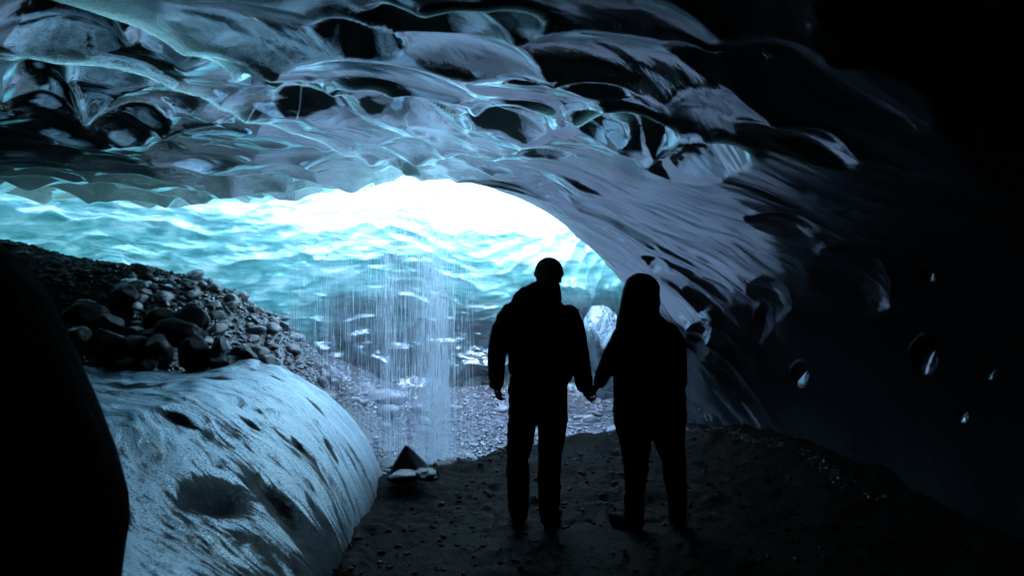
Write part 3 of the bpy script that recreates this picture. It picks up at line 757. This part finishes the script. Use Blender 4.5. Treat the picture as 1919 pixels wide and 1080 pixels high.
def man():
    d0 = 5.34; P = lambda px, py, dy=0.: wp_(px, py, dy, d0); k = PX
    org = Vector((P(1006, 985).x, d0, gz(P(1006, 985).x, d0)))
    S = lambda L: [(P(a, b, dy), rx * k, ry) for a, b, dy, rx, ry in L]
    bm = bmesh.new()                                        # the body
    head(bm, P(1029, 521, .0), 23, 0, R(-14))
    ring_loft(bm, S([(1026, 552, -.01, 17, .060), (1028, 532, .0, 16, .058)]))
    ring_loft(bm, S([(1008, 735, .01, 46, .11), (1010, 690, .0, 44, .10), (1012, 630, -.01, 48, .11), (1014, 585, -.01, 52, .10), (1020, 560, -.01, 34, .08), (1025, 550, -.01, 18, .06)]))
    ring_loft(bm, S([(964, 588, 0, 17, .055), (941, 630, .01, 14, .048), (931, 680, .02, 12, .042), (931, 716, .045, 9, .028)]))
    ring_loft(bm, S([(1066, 592, 0, 17, .055), (1078, 640, .01, 14, .048), (1088, 690, .02, 12, .042), (1097, 728, .03, 9, .028)]))
    ring_loft(bm, S([(985, 745, 0, 24, .10), (977, 810, 0, 20, .085), (970, 872, 0, 14, .06), (971, 925, -.01, 14, .058), (972, 968, -.01, 10, .045)]))
    ring_loft(bm, S([(1032, 745, 0, 24, .10), (1035, 810, 0, 20, .085), (1030, 872, 0, 14, .06), (1029, 925, -.01, 14, .058), (1029, 970, -.01, 10, .045)]))
    hand(bm, P(931, 714, .05), Vector((.06, .10, -1)), Vector((.75, .45, .1)), (.28, .42, .5, .62))
    hand(bm, P(1098, 722, .03), Vector((.14, .05, -1)), Vector((1, -.15, .1)), (.85, .9, .9, .95), .95, .9)
    body = skin('person', bm, M['skin'], .0042, 2, org=org)
    tag(body, 'taller person in knit cap and dark jacket, seen from behind, standing left, holding hands', 'person')
    bm = bmesh.new()                                        # jacket
    ring_loft(bm, S([(1008, 712, .0, 56, .150), (1013, 694, .0, 62, .158), (1013, 676, .0, 60, .155), (1011, 645, -.005, 58, .150), (1012, 612, -.01, 61, .150), (1013, 590, -.01, 63, .140), (1013, 576, -.01, 60, .125), (1015, 565, -.01, 53, .112),
                     (1018, 556, -.01, 43, .105), (1023, 547, -.005, 31, .092), (1027, 541, .0, 25, .084)]), 24)
    ring_loft(bm, S([(966, 586, -.005, 25, .080), (950, 606, 0, 24, .078), (937, 636, .01, 20, .070), (931, 668, .015, 17.5, .062), (931, 692, .025, 16.5, .058), (931, 712, .04, 15, .050), (931, 722, .045, 14, .046)]))
    ring_loft(bm, S([(1062, 590, -.005, 25, .080), (1072, 612, 0, 23, .078), (1081, 642, .01, 20, .070), (1087, 672, .015, 18, .062), (1091, 694, .02, 17.5, .058), (1095, 716, .025, 16.5, .052), (1097.5, 729, .03, 14, .046)]))
    j = skin('jacket', bm, M['jacket'], .0075, 3, .010, 11, body, org)
    bm = bmesh.new(); ring_loft(bm, S([(1023, 553, -.005, 33, .098), (1026, 545, -.005, 28, .090), (1027, 540, -.0, 25, .084)]))
    skin('collar', bm, M['jacket'], .006, 2, .004, 14, j, org)
    bm = bmesh.new()                                        # trousers
    ring_loft(bm, S([(1007, 768, 0, 55, .135), (1008, 735, 0, 55, .135), (1008, 705, 0, 52, .130)]), 22)
    ring_loft(bm, S([(983, 750, 0, 31, .125), (979, 790, 0, 27, .112), (976, 826, .0, 25.5, .098), (970, 862, .0, 20.5, .085), (971, 892, -.01, 21.5, .086), (972, 925, -.015, 21, .082), (973, 950, -.01, 19, .072), (973, 966, -.01, 17, .065)]))
    ring_loft(bm, S([(1032, 750, 0, 31, .125), (1036, 790, 0, 28, .112), (1034, 826, .0, 25.5, .098), (1031, 862, .0, 22, .085), (1030, 892, -.01, 22, .086), (1029, 925, -.015, 21, .082), (1029, 950, -.01, 20, .072), (1029, 968, -.01, 18.5, .065)]))
    skin('trousers', bm, M['trouser'], .0075, 3, .011, 13, body, org)
    bm = bmesh.new()                                        # knit cap with a turned-up brim
    blob(bm, P(1029, 510, -.004), (27 * k, .110, 28 * k))
    cap_ = skin('knit_cap', bm, M['knit'], .006, 2, .003, 30, body, org)
    bm = bmesh.new(); ring_loft(bm, S([(1029, 519, -.002, 27.5, .112), (1029, 514, -.002, 28.5, .115), (1029, 509, -.003, 28, .114)]), 24, False, False)
    skin('brim', bm, M['knit'], .006, 1, .002, 30, cap_, org)
    boot('boot', P(972, 970, -.01), (-.22, 1, 0), M['boot'], body, org)
    boot('boot', P(1030, 972, -.01), (.38, 1, 0), M['boot'], body, org)

def woman():
    d0 = 5.30; P = lambda px, py, dy=0.: wp_(px, py, dy, d0); k = PX
    org = Vector((P(1222, 985).x, d0, gz(P(1222, 985).x, d0)))
    S = lambda L: [(P(a, b, dy), rx * k, ry) for a, b, dy, rx, ry in L]
    bm = bmesh.new()
    head(bm, P(1200, 555, .01), 21, 0, R(28))
    ring_loft(bm, S([(1206, 596, -.01, 15, .052), (1203, 568, .0, 14, .052)]))
    ring_loft(bm, S([(1216, 760, .01, 50, .12), (1212, 715, .0, 42, .10), (1210, 660, -.005, 44, .11), (1210, 622, -.01, 46, .095), (1207, 603, -.01, 28, .07), (1206, 592, -.01, 15, .05)]))
    ring_loft(bm, S([(1168, 626, 0, 15, .05), (1148, 662, .005, 12, .042), (1131, 695, .02, 10, .036), (1121, 718, .035, 8, .026)]))
    ring_loft(bm, S([(1252, 624, 0, 15, .05), (1268, 670, .01, 12, .042), (1272, 712, .03, 10, .036), (1268, 742, .07, 8, .026)]))
    ring_loft(bm, S([(1190, 770, 0, 25, .11), (1189, 825, 0, 21, .09), (1190, 875, 0, 14, .06), (1187, 925, -.01, 13, .056), (1186, 970, -.01, 9, .042)]))
    ring_loft(bm, S([(1244, 770, 0, 25, .11), (1252, 825, 0, 20, .09), (1260, 875, 0, 14, .06), (1265, 925, -.01, 13, .056), (1267, 972, -.01, 9, .042)]))
    hand(bm, P(1121, 717, .035), Vector((-.42, .10, -.9)), Vector((-.8, .35, .2)), (.7, .75, .8, .8), .95, .7)
    hand(bm, P(1268, 742, .07), Vector((-.10, .25, -1)), Vector((-.8, .3, .1)), (.4, .5, .55, .65))
    body = skin('person', bm, M['skin'], .0042, 2, org=org)
    tag(body, 'shorter person with hood up in a long dark parka, seen from behind, standing right', 'person')
    bm = bmesh.new()                                        # long parka
    ring_loft(bm, S([(1216, 800, .0, 66, .165), (1216, 775, .0, 69, .170), (1216, 745, .0, 68, .165), (1213, 715, .0, 65, .158), (1210, 680, -.005, 62, .152), (1209, 650, -.01, 60, .148), (1209, 628, -.01, 56, .130), (1208, 610, -.01, 43, .110),
                     (1206, 596, -.01, 32, .095)]), 24)
    ring_loft(bm, S([(1170, 626, -.005, 20, .075), (1159, 642, 0, 20, .075), (1147, 664, .005, 19, .068), (1136, 688, .015, 16.5, .060), (1128, 706, .025, 14, .050), (1122.5, 719, .033, 12, .043)]))
    ring_loft(bm, S([(1250, 622, -.005, 21, .075), (1260, 640, 0, 21, .075), (1266, 668, .01, 19, .068), (1270, 695, .02, 18, .062), (1271, 715, .035, 17, .055), (1270, 735, .06, 15, .048), (1269, 742, .065, 14, .045)]))
    pk = skin('parka', bm, M['parka'], .0075, 3, .009, 10, body, org)
    bm = bmesh.new()                                        # hood, turned to the left, with its brim sticking out
    ring_loft(bm, S([(1197, 612, -.01, 45, .105), (1196, 598, -.01, 42, .110), (1197, 582, -.005, 37.5, .118), (1199, 564, -.0, 36.5, .122), (1200, 545, -.0, 34.5, .122)]), 24, True, False)
    blob(bm, P(1201, 546, .0), (34.8 * k, .124, 34.5 * k))
    skin('hood', bm, M['parka'], .007, 4, .007, 12, pk, org)
    bm = bmesh.new()
    ring_loft(bm, S([(1216, 812, 0, 62, .150), (1216, 785, 0, 64, .15), (1216, 755, 0, 60, .145)]), 22)
    ring_loft(bm, S([(1186, 795, 0, 33, .13), (1190, 826, 0, 30, .108), (1191, 856, .0, 24.5, .09), (1190, 885, -.005, 22.5, .082), (1188, 920, -.012, 20, .076), (1186, 950, -.01, 19, .07), (1186, 968, -.01, 18, .064)]))
    ring_loft(bm, S([(1248, 795, 0, 33, .13), (1253, 826, 0, 28.5, .108), (1259, 856, .0, 23, .09), (1262, 885, -.005, 21.5, .082), (1265, 920, -.012, 19, .076), (1267, 950, -.01, 18, .07), (1267, 968, -.01, 17, .064)]))
    skin('trousers', bm, M['trouser'], .0075, 3, .010, 12, body, org)
    boot('shoe', P(1184, 972, -.01), (-.75, .75, 0), M['shoe'], body, org, .26)
    boot('shoe', P(1267, 974, -.01), (.1, 1, 0), M['shoe'], body, org, .26)
man(); woman()

# ------------------------------------------------------------------ falling water: countless thin threads and drops
def waterfall():
    t = NT('falling_water')
    t.set(Base_Color=(.80, .88, .95), Roughness=.15, IOR=1.33)
    tr = t.node('ShaderNodeBsdfTransparent'); tl_ = t.node('ShaderNodeBsdfTranslucent'); tl_.inputs[0].default_value = (.8, .88, .95, 1)
    m1 = t.node('ShaderNodeMixShader'); m2 = t.node('ShaderNodeMixShader'); m1.inputs[0].default_value = .5; m2.inputs[0].default_value = .55
    t.link(t.b.outputs[0], m1.inputs[1]); t.link(tl_.outputs[0], m1.inputs[2]); t.link(tr.outputs[0], m2.inputs[1]); t.link(m1.outputs[0], m2.inputs[2])
    t.link(m2.outputs[0], t.out.inputs['Surface'])
    VS, FS, off = [], [], 0
    k3 = np.arange(4) * math.pi / 2
    def drop(x, y, z, L, r):
        nonlocal off
        prof_ = ((0, 0), (.25, .8), (.6, 1.), (.88, .75), (1, 0))
        V = []
        lean = rng.normal() * .004
        for a, b in prof_:
            for kk in k3: V.append((x + lean * a * L * 8 + r * b * math.cos(kk), y + r * b * math.sin(kk), z - a * L))
        q_ = [[i * 4 + j, i * 4 + (j + 1) % 4, i * 4 + 4 + (j + 1) % 4, i * 4 + 4 + j] for i in range(4) for j in range(4)]
        VS.append(np.array(V)); FS.append(np.array(q_) + off); off += len(V)
    def column(px, py_lip, spread, n, d0, dspread, rs=(.0005, .0014)):
        src = [(rng.normal() * spread, rng.normal() * dspread) for _ in range(max(1, int(n * .05)))]; wt = rng.lognormal(0, 1., len(src)); wt /= wt.sum()
        for _ in range(n):
            k_ = rng.choice(len(src), p=wt); j_ = .012 if n > 1 else 0.
            x = (px - 960) / F * d0 + src[k_][0] + rng.normal() * j_; y = d0 + src[k_][1] + rng.normal() * j_
            top = 2.62 + .1 * rng.random(); g = gz(x, y)
            z = g + (top - g) * rng.random() ** .85
            fall = max(.0, top - z); L = .09 + (.08 + .22 * fall) * rng.random() ** 1.3 * 1.8
            L = min(L, z - g + .02); drop(x, y, z, L, rng.uniform(*rs) * (.7 + .6 * rng.random() ** 3))
    column(822, 0, .075, 900, 8.0, .09, (.0007, .0020)); column(812, 0, .10, 1100, 8.0, .12); column(745, 0, .07, 550, 8.1, .12); column(770, 0, .30, 700, 8.2, .22)
    lines = rng.uniform(545, 885, 150); lw = rng.lognormal(0, .9, 150); lw /= lw.sum()
    for _ in range(1900):
        px = rng.choice(lines, p=lw) + rng.normal() * 2.5; d0 = 8.9 - (px - 545) / 340 * .9
        column(px, 0, .02, 1, d0, .15, (.0005, .0012))
    # drops bursting off the gravel
    for _ in range(900):
        c0 = rng.choice([826, 815, 745, 770]); d0 = 8.0; x = (c0 - 960) / F * d0 + rng.normal() * .14; y = d0 + rng.normal() * .14
        r = rng.uniform(.0015, .004); drop(x, y, gz(x, y) + abs(rng.normal()) * .10 + .01, 2.2 * r, r)
    o = mesh_np('waterfall', np.concatenate(VS), np.concatenate(FS), t.m)
    tag(o, 'thin bright curtain of meltwater falling from the roof edge onto gravel', 'waterfall', kind='stuff')
waterfall()

def haze():  # even haze volume added to give the bright opening a soft glow
    m = bpy.data.materials.new('glow_haze'); m.use_nodes = True; nt = m.node_tree; nt.nodes.clear()
    o_ = nt.nodes.new('ShaderNodeOutputMaterial'); v_ = nt.nodes.new('ShaderNodeVolumePrincipled')
    v_.inputs['Color'].default_value = (.86, .94, 1, 1); v_.inputs['Density'].default_value = HAZE; v_.inputs['Anisotropy'].default_value = .3
    nt.links.new(v_.outputs[0], o_.inputs['Volume'])
    bm = bmesh.new(); bmesh.ops.create_cube(bm, size=1, matrix=Matrix.Translation((-1.5, 5, 3.3)) @ Matrix.Diagonal((24, 26, 9.2, 1)))
    me = bpy.data.meshes.new('haze'); bm.to_mesh(me); bm.free(); me.materials.append(m)
    o = bpy.data.objects.new('haze', me); COL.objects.link(o); tag(o, kind='stuff')
HAZE = .011
haze()

# ------------------------------------------------------------------ world, sun, camera
w = bpy.data.worlds.new('World'); scene.world = w; w.use_nodes = True
sky = w.node_tree.nodes.new('ShaderNodeTexSky'); sky.sky_type = 'NISHITA'; sky.sun_disc = False
SUN_EL, SUN_AZ = R(41.5), R(180 + 8)           # azimuth of the sun, clockwise from +Y
sky.sun_elevation = SUN_EL; sky.sun_rotation = SUN_AZ
bg = w.node_tree.nodes['Background']; bg.inputs['Strength'].default_value = .15
w.node_tree.links.new(sky.outputs[0], bg.inputs['Color'])
sd = bpy.data.lights.new('sun', 'SUN'); sd.energy = 1.7; sd.angle = R(14); sd.color = (1, .96, .9)
so = bpy.data.objects.new('sun', sd); COL.objects.link(so)
dirv = Vector((math.sin(SUN_AZ) * math.cos(SUN_EL), math.cos(SUN_AZ) * math.cos(SUN_EL), math.sin(SUN_EL)))
so.rotation_euler = dirv.to_track_quat('Z', 'Y').to_euler()
cd = bpy.data.cameras.new('camera'); cam = bpy.data.objects.new('camera', cd); COL.objects.link(cam)
cam.location = (0, 0, CZ); cam.rotation_euler = (R(90), 0, 0); cd.lens = 28; cd.sensor_width = 36
cd.dof.use_dof = True; cd.dof.focus_distance = 6.8; cd.dof.aperture_fstop = 2.8; cd.clip_start = .05; cd.clip_end = 500
scene.camera = cam
scene.view_settings.view_transform = 'Standard'; scene.view_settings.look = 'None'
scene.view_settings.exposure = 4.85; scene.view_settings.gamma = 1
scene.render.engine = 'CYCLES'
cy_ = scene.cycles
cy_.use_denoising = True
try: cy_.denoiser = 'OPENIMAGEDENOISE'
except Exception: pass
cy_.max_bounces = 8; cy_.diffuse_bounces = 5; cy_.glossy_bounces = 4; cy_.transparent_max_bounces = 24
cy_.sample_clamp_indirect = 6.0
